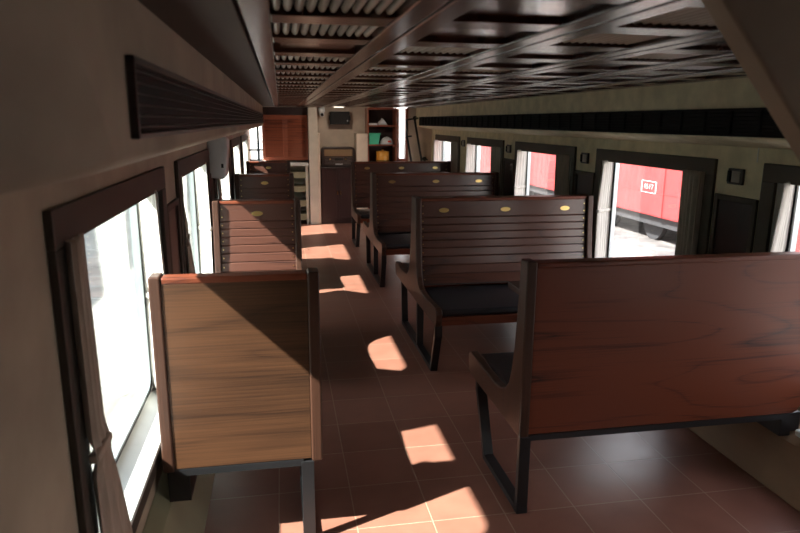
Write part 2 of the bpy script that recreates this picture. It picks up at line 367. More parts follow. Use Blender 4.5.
# ------------------------------------------------------------------ windows
def rrect(y0, y1, z0, z1, r, n=6):
    out = []
    for cy, cz, a0 in ((y1-r, z1-r, 0), (y0+r, z1-r, 90), (y0+r, z0+r, 180), (y1-r, z0+r, 270)):
        for i in range(n+1):
            a = math.radians(a0+90*i/n); out.append((cy+r*math.cos(a), cz+r*math.sin(a)))
    return out
def ring(mb, outer, inner, xa, xb):
    n = len(outer); V = [[mb.b.verts.new((x, p[0], p[1])) for p in pl] for x in (xa, xb) for pl in (outer, inner)]
    for i in range(n):
        j = (i+1) % n
        mb.b.faces.new((V[0][i], V[0][j], V[1][j], V[1][i])); mb.b.faces.new((V[2][i], V[3][i], V[3][j], V[2][j]))
        mb.b.faces.new((V[0][i], V[2][i], V[2][j], V[0][j])); mb.b.faces.new((V[1][i], V[1][j], V[3][j], V[3][i]))
def window(idx, x, s, k):
    y0 = wy(k); y1 = y0+CW; base = (x, (y0+y1)/2, CB)
    e = struct(empty('window_%d' % idx, base))
    P = lambda mb, n, m_, **kw: mb.build(n, m_, e, base=base, loc=(0, 0, 0), **kw)
    X = lambda d: x+s*d                     # d>0 into the room
    def bx(mb, d0, d1, *r): a, b = sorted((X(d0), X(d1))); mb.box(a, b, *r)
    mb = MB()
    bx(mb, 0, .018, y0, y1, CT-FW, CT); bx(mb, 0, .018, y0, y1, CB, CB+FW*.72)
    bx(mb, 0, .018, y0, y0+FW, CB+FW*.72, CT-FW); bx(mb, 0, .018, y1-FW, y1, CB+FW*.72, CT-FW)
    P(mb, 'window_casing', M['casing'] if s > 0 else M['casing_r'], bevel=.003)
    oy0, oy1 = y0+FW, y1-FW
    mb = MB()
    mb.prism([(X(.022), OZ0-.024), (X(.022), OZ0-.006), (X(-.078), OZ0+.03), (X(-.078), OZ0+.0001)] if True else [], oy0, oy1, 'y')
    P(mb, 'window_sill', M['white'])
    GT = OZ1+.073
    mb = MB()
    bx(mb, -.105, 0, oy0, oy0+.008, OZ0, GT); bx(mb, -.105, 0, oy1-.008, oy1, OZ0, GT); bx(mb, -.105, 0, oy0, oy1, GT, GT+.009)
    P(mb, 'window_reveal', M['white'])
    mb = MB(); o = rrect(oy0+.008, oy1-.008, OZ0+.018, GT, .03); i = rrect(oy0+.038, oy1-.038, OZ0+.05, GT-.014, .07)
    ring(mb, o, i, *sorted((X(-.106), X(-.080))))
    P(mb, 'window_gasket', M['rubber'], bevel=.004)
    mb = MB(); o = rrect(oy0+.037, oy1-.037, OZ0+.049, GT-.013, .07); i = rrect(oy0+.049, oy1-.049, OZ0+.061, GT-.018, .06)
    ring(mb, o, i, *sorted((X(-.102), X(-.074))))
    P(mb, 'window_rim', M['alu'])
    mb = MB(); bx(mb, -.094, -.090, oy0+.038, oy1-.038, OZ0+.05, GT-.014)
    P(mb, 'pane', M['glass'] if s > 0 else M['glass_r'])
    mb = MB(); mb.tube([(X(-.012), oy0+.004, OZ1+.014), (X(-.012), oy1-.004, OZ1+.014)], .006)
    for yy in (oy0+.02, (oy0+oy1)/2, oy1-.02): bx(mb, -.016, .0, yy-.006, yy+.006, OZ1+.006, OZ1+.022)
    P(mb, 'curtain_rail', M['dark_plastic'])
for k in range(1, 6): window(k, XL, 1, k)
for k in range(0, 6): window(k+7, XR, -1, k)

def curtain(x, s, yj, d, label, tie_z=.86, wt=.20, wtie=.10, wb=.24, bz=.40, top=OZ1+.012, seed=0, folds=6, drift=0, xj=.028, xf=.028, am=.017):
    """yj: jamb side; d=+1 fabric extends towards +y from the jamb"""
    rnd = random.Random(seed); ph = rnd.random()*6
    mb = MB(); NU, NV = 60, 46; base = (x, yj, bz); V = []
    for v in range(NV+1):
        t = v/NV; z = top+(bz-top)*t
        tt = (top-tie_z)/(top-bz)
        if t < tt: q = t/tt; q = q*q*(3-2*q); wd_ = wt+(wtie-wt)*q; off = drift*.4*q
        else: q = (t-tt)/(1-tt); q = q**.8; wd_ = wtie+(wb-wtie)*q; off = drift*(.4+.6*q)
        pinch = math.exp(-((z-tie_z)/.03)**2)
        row = []
        for u in range(NU+1):
            f = u/NU; amp = am*(1-.55*pinch)*(.7+.3*math.sin(ph+5*f))
            ang = 2*PI*folds*f+ph+.6*math.sin(3*t+ph+4*f)
            yy = yj+d*(off+f*wd_+.006*math.cos(ang)*(1-pinch))
            kk = 1 if (t < tt or bz > .44) else max(0, 1-(t-tt)/(1-tt)*1.3)
            xb_ = .03+(xj+(xf-xj)*f-.03)*kk
            xx = x+s*(xb_+amp*math.sin(ang)*(1 if xj == xf else .55)+(.012*pinch if xj == xf else 0))
            row.append(mb.b.verts.new((xx, yy, z)))
        V.append(row)
    for v in range(NV):
        for u in range(NU): mb.b.faces.new((V[v][u], V[v][u+1], V[v+1][u+1], V[v+1][u]))
    e = empty('curtain', base)
    o = mb.build('drape', M['curtain'], e, smooth=True, base=base, loc=(0, 0, 0))
    nx = sum(p.normal.x*p.area for p in o.data.polygons)*s
    o.data.materials.clear()
    inner = M['curtain_in'] if s > 0 else M['curtain_in_lightened']
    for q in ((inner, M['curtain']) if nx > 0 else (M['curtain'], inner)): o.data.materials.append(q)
    so = o.modifiers.new('s', 'SOLIDIFY'); so.thickness = .002; so.material_offset = 1
    mb = MB(); q0, q1 = (xj, xf) if xj != xf else (.036, .036)
    mb.bar((x+s*q0, yj+d*drift*.4, tie_z), (x+s*q1, yj+d*(drift*.4+wtie+.002), tie_z), .024, .024)
    mb.build('tie_band', M['curtain_in'] if xj == xf or abs(xj-xf) < .05 else M['curtain'], e, bevel=.006, seg=2, base=base, loc=(0, 0, 0))
    return tag(e, label, 'curtain', 'tied back taupe window curtains')
def jl(k): return wy(k)+FW, wy(k)+CW-FW
LW = {1: 'nearest left-hand window', 2: 'second left-hand window, behind the plain-backed narrow bench', 3: 'third left-hand window, past the grey wall unit', 4: 'fourth left-hand window, last but one before the louvred cupboard', 5: 'farthest left-hand window, next to the louvred cupboard'}
RW = {1: 'right-hand window cut off by the picture edge', 2: 'right-hand window facing the numbered red wagon', 3: 'third right-hand window counted from the picture edge', 4: 'fourth right-hand window, beyond the three-seat benches', 5: 'farthest right-hand window, next to the grab rail'}
a, b = jl(1)
curtain(XL, 1, a-.045, 1, 'dark taupe near curtain of the nearest left-hand window', tie_z=.78, wt=.115, wtie=.125, am=.009, wb=.30, bz=.30, seed=1, folds=3)
curtain(XL, 1, b-.012, -1, xj=-.078, xf=.026, am=.02, label='sunlit white-looking far curtain of the nearest left-hand window', wt=.15, wtie=.10, wb=.14, bz=.47, seed=2, tie_z=.86)
for k in (2, 3, 4, 5):
    a, b = jl(k)
    curtain(XL, 1, a-.02, 1, 'shaded near curtain of the '+LW[k], wt=.07 if k != 3 else .28, wtie=.28 if k != 3 else .55, wb=.32 if k != 3 else .58, xj=.022, xf=-.01, tie_z=.96, seed=10+k, folds=4)
    curtain(XL, 1, b-.012, -1, 'sunlit far curtain of the '+LW[k], wt=.14, wtie=.09, wb=.13, bz=.46, seed=20+k, folds=5, xj=-.075, xf=.026, am=.02)
for k in (1, 2, 3, 4, 5):
    a, b = jl(k)
    if k > 1: curtain(XR, -1, a-.02, 1, 'dark shaded near curtain of the '+RW[k], wt=.21, wtie=.19, wb=.14, seed=30+k, folds=5, tie_z=.72, am=.042, xj=.02, xf=.02)
    curtain(XR, -1, b-.012, -1, 'pale far curtain of the '+RW[k], wt=.13, wtie=.10, wb=.13, bz=.46, seed=40+k, folds=5, tie_z=.93, xj=-.08, xf=.078, am=.022)

# ------------------------------------------------------------------ wainscot panels between the windows
def wainscot(x, s, ya, yb, top, label):
    base = (x, (ya+yb)/2, .30); e = empty('wall_panel', base)
    X = lambda d: x+s*d
    def bx(mb, d0, d1, *r): a, b = sorted((X(d0), X(d1))); mb.box(a, b, *r)
    mb = MB(); f = .03
    bx(mb, 0, .016, ya, ya+f, .30, top); bx(mb, 0, .016, yb-f, yb, .30, top); bx(mb, 0, .016, ya+f, yb-f, top-f, top); bx(mb, 0, .016, ya+f, yb-f, .30, .30+f)
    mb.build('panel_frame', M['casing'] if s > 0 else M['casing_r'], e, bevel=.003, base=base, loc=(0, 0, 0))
    mb = MB(); bx(mb, .001, .006, ya+f-.002, yb-f+.002, .30+f, top-f)
    mb.build('panel_field', M['dark_wood'], e, base=base, loc=(0, 0, 0))
    return tag(e, label, 'wall panel', 'dark framed panels between the windows')
for k, nm in ((1, 'the plain-backed narrow bench and the nearest left window'), (2, 'the grey wall unit, below it'), (3, 'the third left window, past it')):
    y0 = wy(k)+CW+.02
    wainscot(XL, 1, y0, wy(k+1)-.02, 1.20, 'dark framed wall panel on the left wall beside '+nm)
for k, nm in ((1, 'nearest the picture edge'), (2, 'just past the window with the numbered wagon'), (3, 'between the third and fourth windows'), ):
    y0 = wy(k)+CW+.02
    wainscot(XR, -1, y0, wy(k+1)-.02, 1.185, 'dark framed wall panel on the right wall, '+nm)
# small wall boxes above the right-hand panels
for i, (yc, nm) in enumerate(((2.965, 'nearest the picture edge'), (4.67, 'just left of the window with the numbered wagon'), (6.38, 'next to the far right windows'), (8.08, 'farthest away'))):
    base = (XR, yc, 1.285); e = empty('wall_box', base)
    MB().box(XR-.018, XR, yc-.055, yc+.055, 1.245, 1.325).build('housing', M['vent_br'], e, bevel=.004, base=base, loc=(0, 0, 0))
    mb = MB(); mb.box(XR-.022, XR-.016, yc-.042, yc+.018, 1.257, 1.313)
    mb.build('lens', M['rib'], e, base=base, loc=(0, 0, 0))
    MB().box(XR-.028, XR-.016, yc+.024, yc+.044, 1.257, 1.313).build('grille', M['dark_plastic'], e, base=base, loc=(0, 0, 0))
    tag(e, 'small dark square wall light, '+nm, 'wall light', 'small wall fittings above the panels')

# ------------------------------------------------------------------ long air vents
def vent(x, s, y0, y1, z0, z1, label, nsl, mf, ms, nd):
    base = (x, (y0+y1)/2, z0); e = empty('air_vent', base); X = lambda d: x+s*d
    def bx(mb, d0, d1, *r): a, b = sorted((X(d0), X(d1))); mb.box(a, b, *r)
    mb = MB(); f = .012
    bx(mb, 0, .014, y0, y1, z1-f, z1); bx(mb, 0, .014, y0, y1, z0, z0+f*.8); bx(mb, 0, .014, y0, y0+f, z0, z1); bx(mb, 0, .014, y1-f, y1, z0, z1)
    mb.build('vent_frame', mf, e, bevel=.002, base=base, loc=(0, 0, 0))
    mb = MB(); bx(mb, .0005, .002, y0+f, y1-f, z0+f*.8, z1-f)
    mb.build('vent_back', M['black'], e, base=base, loc=(0, 0, 0))
    zz0, zz1 = z0+f, z1-f
    for i in range(nsl):
        zc = zz0+(zz1-zz0)*(i+.5)/nsl; h = (zz1-zz0)/nsl*.17
        MB().prism([(X(.002), zc+h*.6), (X(.012), zc-h*.2), (X(.013), zc-h), (X(.002), zc-h*.4)], y0+f, y1-f, 'y').build('slat', ms, e, base=base, loc=(0, 0, 0))
    if nd:
        n = int((y1-y0)/nd)
        for i in range(1, n):
            mb = MB(); bx(mb, .002, .0145, y0+i*nd-.004, y0+i*nd+.004, zz0, zz1); mb.build('divider', mf, e, base=base, loc=(0, 0, 0))
    return tag(e, label, 'air vent')
vent(-.235, 1, 1.11, 9.25, 1.518, 1.648, 'long dark brown slatted air vent on the left duct', 6, M['vent_br'], M['vent_slat'], 0)
vent(2.05, -1, 1.2, 9.62, 1.492, 1.618, 'long black slatted air vent on the right duct', 6, M['vent_blk'], M['vent_blk'], .19)

# ------------------------------------------------------------------ benches
PROF = [(.075, 1.045), (.080, .93), (.090, .80), (.102, .68), (.120, .58), (.145, .515), (.185, .472), (.24, .450), (.32, .440), (.46, .440), (.60, .448), (.68, .450), (.708, .440), (.718, .415), (.712, .370), (.695, .335)]
def dfront(z):
    for (d0, z0), (d1, z1) in zip(PROF, PROF[1:]):
        if z1 <= z <= z0: return d0+(d1-d0)*(z0-z)/(z0-z1)
    return PROF[0][0]
SL = [1.022, .908, .858, .806, .752, .698, .640, .580, .520, .462]
BOLT = []
def bolt(loc, parent):
    if not BOLT:
        o = MB().tube([(0, -.003, 0), (0, .003, 0)], .0042, 8).build('bolt', M['brass']); BOLT.append(o)
    else: o = BOLT[0].copy(); C.objects.link(o)
    o.location = Vector(loc)*K; o.parent = parent
def bench(name, yc, x0, x1, sides, seats, plain=None, leg_x=None, full_right=True, wall_side=1, label='', group=None):
    """sides: list of +1 (seat towards +y) / -1 (towards the camera). yc is the rear plane (single) or the centre (double)"""
    base = (x0 if wall_side > 0 else x1, yc, 0); e = empty(name, base)
    P = lambda mb, n, m_, par=None, **kw: mb.build(n, m_, par or e, base=base if par is None else base, loc=(0, 0, 0), **kw)
    dbl = len(sides) == 2; T = .04
    front = [(d, z) for d, z in PROF]
    for i, xa in enumerate((x0, x1-T)):
        pts = []
        s = sides[0]
        pts = [(yc+s*d, z) for d, z in front]
        if dbl: pts = pts+[(yc-s*d, z) for d, z in reversed(front)]
        else: pts = [(yc, 1.045)]+pts+[(yc, .335)]
        if not full_right and i == (1 if wall_side > 0 else 0): continue
        P(MB().prism(pts, xa, xa+T, 'x'), 'end_panel', M['bench_y'], bevel=.007, seg=3)
        # cap on the end panel
    ia, ib = x0+T, (x1-T if full_right else x1)
    # cap rail
    if dbl: P(MB().box(ia, ib, yc-.05, yc+.05, 1.018, 1.040), 'cap_rail', M['bench'], bevel=.006)
    else:
        s = sides[0]; a, b = sorted((yc+s*.004, yc+s*.066)); P(MB().box(ia, ib, a, b, 1.016, 1.040), 'cap_rail', M['bench'], bevel=.006)
    for s in sides:
        mb = MB()
        for za, zb in zip(SL, SL[1:]):
            g = .0055; za_, zb_ = za-g, zb+g
            fa, fb = dfront(za_)-.032, dfront(zb_)-.032
            mb.prism([(yc+s*fa, za_), (yc+s*(fa-.004), za_+g*.9), (yc+s*(fa-.02), za_+g*.9), (yc+s*(fb-.02), zb_-g*.9), (yc+s*(fb-.004), zb_-g*.9), (yc+s*fb, zb_)], ia, ib, 'x')
        zs = [1.02-.56*i/14 for i in range(15)]
        mb.prism([(yc+s*(dfront(z)-.042), z) for z in zs]+[(yc+s*(dfront(z)-.050), z) for z in reversed(zs)], ia+.001, ib-.001, 'x', 1)
        bk = P(mb, 'backrest', [M['slat'], M['black']])
        # bolts
        for za, zb in zip(SL, SL[1:]):
            for q in ((.3, .75) if za-zb > .1 else (.5,)):
                zc = za+(zb-za)*q; d = dfront(zc)-.032
                for xc in (ia+.016, ib-.016): bolt(((xc-base[0]), (yc+s*(d+.001)-base[1]), zc), bk)
        # seat
        a, b = sorted((yc+s*.10, yc+s*.695))
        P(MB().box(ia, ib, a, b, .338, .392), 'seat_base', M['bench'], bevel=.004)
        nse = seats; a, b = sorted((yc+s*.115, yc+s*.69))
        ob = P(MB().box(ia+.004, ib-.004, a, b, .392, .437), 'cushion', M['leather'], bevel=.018, seg=4, smooth=True)
        # plates
        for q in range(seats):
            xc = ia+(ib-ia)*(.5 if seats == 1 else (.125+.375*q+0.0 if False else (.135+.365*q)))
            zc = .957; d = dfront(zc)-.0290; mb = MB(); n = 28; pts = []
            for i in range(n):
                an = 2*PI*i/n; pts.append((xc+.036*math.cos(an), zc+.0165*math.sin(an)))
            mb.prism(pts, yc+s*d, yc+s*(d+.003), 'y')
            pl = P(mb, 'number_plate', M['brass'], bk if True else None, bevel=.001)
    if plain:     # flat back board seen from behind
        s = sides[0]; a, b = sorted((yc+s*.006, yc+s*.024)); r = .035
        if wall_side > 0: pts = [(ia, .345), (ib-r, .345), (ib-r*.3, .345+r*.3), (ib, .345+r), (ib, 1.018), (ia, 1.018)]
        else: pts = [(ia, .345), (ib, .345), (ib, 1.018), (ia, 1.018)]
        P(MB().prism(pts, a, b, 'y'), 'back_board', M['bench_worn'] if wall_side < 0 else M['bench'], bevel=.002)
        P(MB().box(ia, ib-.03, *sorted((yc+s*.004, yc+s*.04)), .318, .343), 'bottom_rail', M['steel'])
    # black leg frame at the aisle end
    lx = x0+.028 if wall_side > 0 else x1-.055
    fr = MB(); wdt = .046
    def leg(pts, nm):
        m_ = MB()
        for p, q in zip(pts, pts[1:]): m_.bar((lx, yc+p[0], p[1]), (lx, yc+q[0], q[1]), .028 if False else wdt, .026, up=(1, 0, 0)) if False else m_.prism(seg(p, q), lx-wdt/2, lx+wdt/2, 'x')
        P(m_, nm, M['steel'], bevel=.002)
    def seg(p, q, t=.014):
        v = Vector((q[0]-p[0], q[1]-p[1])).normalized(); nrm = Vector((-v.y, v.x))*t
        a = Vector((yc+p[0], p[1])); c = Vector((yc+q[0], q[1]))
        return [tuple(a+nrm), tuple(c+nrm), tuple(c-nrm), tuple(a-nrm)]
    s = sides[0]
    if dbl:
        leg([(s*.55, .0), (s*.70, .27), (s*.70, .336)], 'leg') if False else leg([(s*.555, .004), (s*.655, .262)], 'leg')
        leg([(-s*.415, .004), (-s*.475, .33)], 'leg'); leg([(s*.13, .024), (s*.13, .33)], 'leg')
        leg([(s*.66, .255), (s*.66, .336)], 'leg_bracket'); leg([(s*.57, .014), (-s*.43, .014)], 'foot_bar')
    else:
        leg([(s*.44, .004), (s*.585, .30)], 'leg'); leg([(s*.016, .0), (s*.016, .335)], 'leg')
        leg([(s*.587, .28), (s*.587, .336)], 'leg_bracket'); leg([(s*.0, .014), (s*.45, .014)], 'foot_bar')
    # bracket on the wall ledge
    if wall_side > 0: P(MB().box(2.08, 2.13, *sorted((yc+s*.02, yc+s*.30)), .232, .338).box(2.13, 2.17, *sorted((yc+s*.02, yc+s*.30)), .252, .338), 'wall_bracket', M['steel'])
    else: P(MB().box(-.435, -.36, *sorted((yc+s*.03, yc+s*.30)), .205, .338), 'wall_bracket', M['steel'])
    return tag(e, label, 'bench', group)
RX0, RX1 = .885, 2.175
bench('three_seat_bench', 2.205, RX0, 2.15, [1], 3, plain=True, full_right=False, label='nearest wide wooden bench, plain back board towards us, at the right edge')
bench('three_seat_bench', 4.33, RX0, RX1, [-1, 1], 3, label='wide slatted wooden bench with black cushion right behind the nearest wide bench', group='wide slatted benches right of the aisle')
bench('three_seat_bench', 6.48, RX0, RX1+.03, [-1, 1], 3, label='middle wide slatted bench, second slatted one along the right side', group='wide slatted benches right of the aisle')
bench('three_seat_bench', 8.42, RX0, RX1+.03, [-1], 3, label='farthest wide slatted bench, in front of the radio cabinet', group='wide slatted benches right of the aisle')
LX0, LX1 = -.445, .115
bench('single_seat_bench', 2.165, LX0, LX1, [1], 1, plain=True, wall_side=-1, label='nearest narrow wooden bench left of the aisle, plain sunlit back board towards us')
for yc, nm, sd_ in ((4.33, 'narrow slatted bench left of the aisle with a triangle of sunlight on it', [-1, 1]), (6.48, 'middle dark narrow slatted bench, second slatted one on the left', [-1, 1]), (8.62, 'farthest narrow slatted bench, below the louvred cupboard', [-1])):
    bench('single_seat_bench', yc, LX0, LX1, sd_, 1, wall_side=-1, label=nm, group='narrow slatted benches left of the aisle')

# table between the first two wide benches
e = empty('wall_table', (2.0, 3.1, 0))
bs = dict(base=(2.0, 3.1, 0), loc=(0, 0, 0))
MB().box(1.20, 2.297, 2.93, 3.27, .665, .70).build('table_top', M['dark_wood'], e, bevel=.004, **bs)
MB().prism([(2.297, .665), (1.9, .665), (2.297, .45)], 3.08, 3.11, 'y').build('bracket', M['steel'], e, **bs)
tag(e, 'dark wooden table leaf peeking out behind the nearest wide bench', 'table')

# ------------------------------------------------------------------ grey wall unit
e = empty('wall_unit', (-.42, 4.65, 1.16)); bs = dict(base=(-.42, 4.65, 1.16), loc=(0, 0, 0))
MB().prism([(-.485, 1.17), (-.395, 1.155), (-.372, 1.175), (-.352, 1.42), (-.40, 1.46), (-.485, 1.46)], 4.55, 4.76, 'y').build('unit_body', M['grey_plastic'], e, bevel=.014, seg=3, **bs)
MB().box(-.400, -.385, 4.546, 4.552, 1.235, 1.262).build('unit_label', M['dark_plastic'], e, **bs)
tag(e, 'grey plastic unit fixed to the left wall under the duct', 'wall unit')

# ------------------------------------------------------------------ far end
# louvred cupboard over a counter
e = empty('louvred_cupboard', (.07, 10.2, .95)); bs = dict(base=(.07, 10.2, .95), loc=(0, 0, 0))
MB().box(-.268, .413, 10.10, 10.41, .96, 1.748).build('carcass', M['red_wood'], e, bevel=.003, **bs)
MB().box(-.268, .413, 10.05, 10.10, 1.60, 1.635).build('cornice', M['red_wood'], e, bevel=.006, **bs)
MB().box(-.268, .413, 10.07, 10.10, 1.636, 1.747).build('fascia', M['dark_wood'], e, **bs)
for xa, xb in ((-.262, .070), (.074, .410)):
    mb = MB(); mb.box(xa, xa+.035, 10.065, 10.10, .965, 1.595).box(xb-.035, xb, 10.065, 10.10, .965, 1.595).box(xa+.035, xb-.035, 10.065, 10.10, .965, 1.02).box(xa+.035, xb-.035, 10.065, 10.10, 1.565, 1.595)
    d = mb.build('door', M['red_wood'], e, bevel=.002, **bs)
    MB().box(xa+.035, xb-.035, 10.09, 10.0995, 1.02, 1.565).build('door_back', M['dark_wood'], d, **bs)
    mb = MB()
    for i in range(14):
        z = 1.022+i*.0388; mb.prism([(10.068, z), (10.080, z), (10.095, z+.036), (10.083, z+.036)], xa+.035, xb-.035, 'x')
    mb.build('louvres', M['red_wood'], d, **bs)
tag(e, 'reddish-brown cupboard with two louvred doors at the far left end', 'cupboard')
e = empty('open_counter', (.2, 10.1, 0)); bs = dict(base=(.2, 10.1, 0), loc=(0, 0, 0))
MB().box(XL, .412, 9.93, 10.40, .885, .935).build('counter_top', M['white'], e, bevel=.004, **bs)
for a, b in ((.36, .40), (XL+.005, -.42)): MB().box(a, b, 9.95, 10.35, 0, .885).build('side_post', M['pier'], e, bevel=.004, **bs)
for z in (.06, .27, .49, .70): MB().box(-.42, .36, 9.96, 10.38, z, z+.09).build('shelf_board', M['olive'], e, **bs)
tag(e, 'white-topped open counter with olive shelves beside the pale pier', 'counter')

# radio cabinet and radio
e = empty('low_cabinet', (.85, 10.05, 0)); bs = dict(base=(.85, 10.05, 0), loc=(0, 0, 0))
MB().box(.588, 1.127, 9.92, 10.24, .0, .845).build('carcass', M['dark_wood'], e, bevel=.004, **bs)
MB().box(.586, 1.129, 9.885, 10.24, .846, .868).build('cabinet_top', M['dark_wood'], e, bevel=.004, **bs)
for xa, xb in ((.60, .855), (.862, 1.118)):
    mb = MB(); f = .035; mb.box(xa, xa+f, 9.903, 9.92, .06, .84).box(xb-f, xb, 9.903, 9.92, .06, .84).box(xa+f, xb-f, 9.903, 9.92, .06, .10).box(xa+f, xb-f, 9.903, 9.92, .80, .84).box(xa+f, xb-f, 9.912, 9.92, .10, .80)
    d = mb.build('door', M['dark_wood'], e, bevel=.002, **bs)
    xk = xb-.02 if xa < .7 else xa+.02
    MB().box(xk-.005, xk+.005, 9.893, 9.903, .45, .50).build('handle', M['brass'], d, **bs)
tag(e, 'dark wooden two-door cabinet under the old radio', 'cabinet')
e = empty('vintage_radio', (.85, 10.0, .868)); bs = dict(base=(.85, 10.0, .868), loc=(0, 0, 0))
pts = rrect(.605, 1.11, .872, 1.165, .05)
MB().prism(pts, 9.93, 10.15, 'y').build('radio_case', M['dark_wood'], e, bevel=.006, **bs)
mb = MB(); o = rrect(.612, 1.103, .880, 1.158, .045); i = rrect(.635, 1.08, .900, 1.138, .03)
V = []
n = len(o)
for yy in (9.918, 9.931):
    for pl in (o, i): V.append([mb.b.verts.new((p[0], yy, p[1])) for p in pl])
for q in range(n):
    r_ = (q+1) % n
    for A, B in ((0, 1), (2, 3), (0, 2), (1, 3)): mb.b.faces.new((V[A][q], V[A][r_], V[B][r_], V[B][q]))
mb.build('bezel', M['vent_br'], e, **bs)
MB().box(.645, 1.07, 9.924, 9.931, 1.03, 1.13).build('speaker_cloth', M['speaker_cloth'], e, **bs)
mb = MB()
for q in range(5): mb.box(.65, 1.065, 9.924, 9.930, .915+q*.022, .923+q*.022)
mb.build('dial_bars', M['vent_slat'], e, **bs)
MB().box(.80, .93, 9.921, 9.928, .965, 1.0).build('tuning_dial', M['black'], e, **bs)
for xk in (.73, .965): MB().tube([(xk, 9.912, .985), (xk, 9.93, .985)], .011, 12).build('knob', M['brass'], e, **bs)
for i in range(5):
    xk = .82+i*.022; MB().box(xk-.008, xk+.008, 9.915, 9.93, .902, .918).build('push_button', M['grey_plastic'], e, **bs)
for xk in (.68, 1.03): MB().box(xk-.02, xk+.02, 9.95, 10.1, .868, .874).build('foot', M['black'], e, **bs)
tag(e, 'old tabletop radio with cloth front on the dark cabinet', 'radio')
# camera dome + black speaker on the upper wall
e = empty('security_camera', (.63, 10.18, 1.62)); bs = dict(base=(.63, 10.18, 1.62), loc=(0, 0, 0))
MB().lathe([(.042, 1.749), (.05, 1.72), (.05, 1.69), (.036, 1.675)], .62, 9.98, 20).build('camera_base', M['white_plastic'], e, smooth=True, **bs)
MB().lathe([(.034, 1.68), (.04, 1.655), (.034, 1.625), (.012, 1.61)], .62, 9.98, 20).build('camera_ball', M['white_plastic'], e, smooth=True, **bs)
MB().tube([(.622, 9.952, 1.645), (.624, 9.935, 1.637)], .022, 16).build('lens', M['dark_plastic'], e, **bs)
tag(e, 'small white dome security camera under the far ceiling', 'camera')
e = empty('loudspeaker', (.89, 10.1, 1.6)); bs = dict(base=(.89, 10.1, 1.6), loc=(0, 0, 0))
MB().box(.745, 1.035, 9.95, 10.10, 1.50, 1.69).build('speaker_box', M['dark_plastic'], e, bevel=.006, **bs)
MB().box(.757, 1.023, 9.943, 9.951, 1.512, 1.678).build('grille', M['vent_blk'], e, bevel=.003, **bs)
MB().box(.995, 1.01, 9.940, 9.944, 1.545, 1.565).build('badge', M['paper'], e, **bs)
MB().box(.73, .745, 9.99, 10.04, 1.56, 1.63).box(1.035, 1.05, 9.99, 10.04, 1.56, 1.63).box(.86, .92, 10.10, 10.25, 1.57, 1.62).build('speaker_bracket', M['dark_plastic'], e, **bs)
tag(e, 'black box loudspeaker mounted high on the far wall', 'speaker')
# ceiling light added to brighten the shelf unit and radio niche
e = empty('niche_fill_light', (.80, 9.1, 1.75)); bs = dict(base=(.80, 9.1, 1.75), loc=(0, 0, 0))
MB().box(.72, .88, 9.06, 9.14, 1.738, 1.7495).build('fill_light_housing', M['white_plastic'], e, bevel=.003, **bs)
MB().box(.735, .865, 9.07, 9.13, 1.733, 1.7385).build('fill_light_diffuser', M['fill_lamp'], e, **bs)
tag(e, 'small added fill light on the ceiling in front of the radio niche', 'ceiling light')
ld = bpy.data.lights.new('niche_fill_lamp', 'AREA'); ld.shape = 'RECTANGLE'; ld.size = .14; ld.size_y = .07; ld.energy = 5.5; ld.color = (1, .85, .68)
lo = bpy.data.objects.new('niche_fill_lamp', ld); C.objects.link(lo); lo.location = Vector((.80, 9.1, 1.728))*K; lo.rotation_euler = (math.radians(25), 0, 0)
# shelf unit
e = empty('shelf_unit', (1.53, 10.1, 0)); bs = dict(base=(1.53, 10.1, 0), loc=(0, 0, 0))
sx0, sx1 = 1.302, 1.755
for a, b in ((sx0, sx0+.02), (sx1-.02, sx1)): MB().box(a, b, 9.91, 10.22, 0, 1.748).build('side_panel', M['red_wood'], e, bevel=.002, **bs)
MB().box(sx0+.02, sx1-.02, 10.20, 10.22, 0, 1.748).build('back_panel', M['dark_wood'], e, **bs)
for z in (1.492, 1.205, .918, .45): MB().box(sx0+.02, sx1-.02, 9.912, 10.20, z-.018, z).build('shelf_board', M['red_wood'], e, bevel=.002, **bs)
MB().box(sx0+.02, sx1-.02, 9.915, 10.20, 1.725, 1.748).build('top_panel', M['red_wood'], e, **bs)
tag(e, 'tall reddish-brown open shelf unit at the far end', 'shelf')
# items
mb = MB()
b0 = (1.40, 9.98, 1.205); a_ = [(1.33, 1.205), (1.475, 1.205), (1.50, 1.355), (1.325, 1.355)]
mb.prism(a_, 9.93, 10.09, 'y'); e = empty('plastic_bin', b0)
mb.build('bin_body', M['green'], e, bevel=.008, base=b0, loc=(0, 0, 0))
MB().box(1.318, 1.506, 9.922, 10.098, 1.352, 1.374).build('bin_lid', M['green'], e, bevel=.005, base=b0, loc=(0, 0, 0))
tag(e, 'green plastic bin on the middle shelf of the far unit', 'bin')
def blob(cx, cy, z, rx, ry, h, seed):
    rnd = random.Random(seed); b = MB(); n = 20
    rings = []
    for i in range(9):
        t = i/8; r = (1-t**2.2)**.6 if t < 1 else .02
        rings.append([b.b.verts.new((cx+rx*max(r, .03)*math.cos(2*PI*k/n)*(1+.18*math.sin(k*3+i*2+seed)), cy+ry*max(r, .03)*math.sin(2*PI*k/n)*(1+.12*math.sin(k*5+i)), z+h*t)) for k in range(n)])
    for i in range(8):
        for k in range(n): b.b.faces.new((rings[i][k], rings[i][(k+1) % n], rings[i+1][(k+1) % n], rings[i+1][k]))
    b.b.faces.new(rings[0]); b.b.faces.new(rings[-1][::-1]); return b
b0 = (1.61, 10.0, 1.205); e = empty('plastic_bag', b0)
blob(1.61, 10.0, 1.206, .095, .06, .115, 3).build('bag_body', M['paper'], e, base=b0, loc=(0, 0, 0))
MB().box(1.62, 1.665, 9.935, 9.939, 1.235, 1.262).build('print_patch', M['red_ink'], e, base=b0, loc=(0, 0, 0))
tag(e, 'crumpled white plastic bag with red print beside the green bin', 'bag')
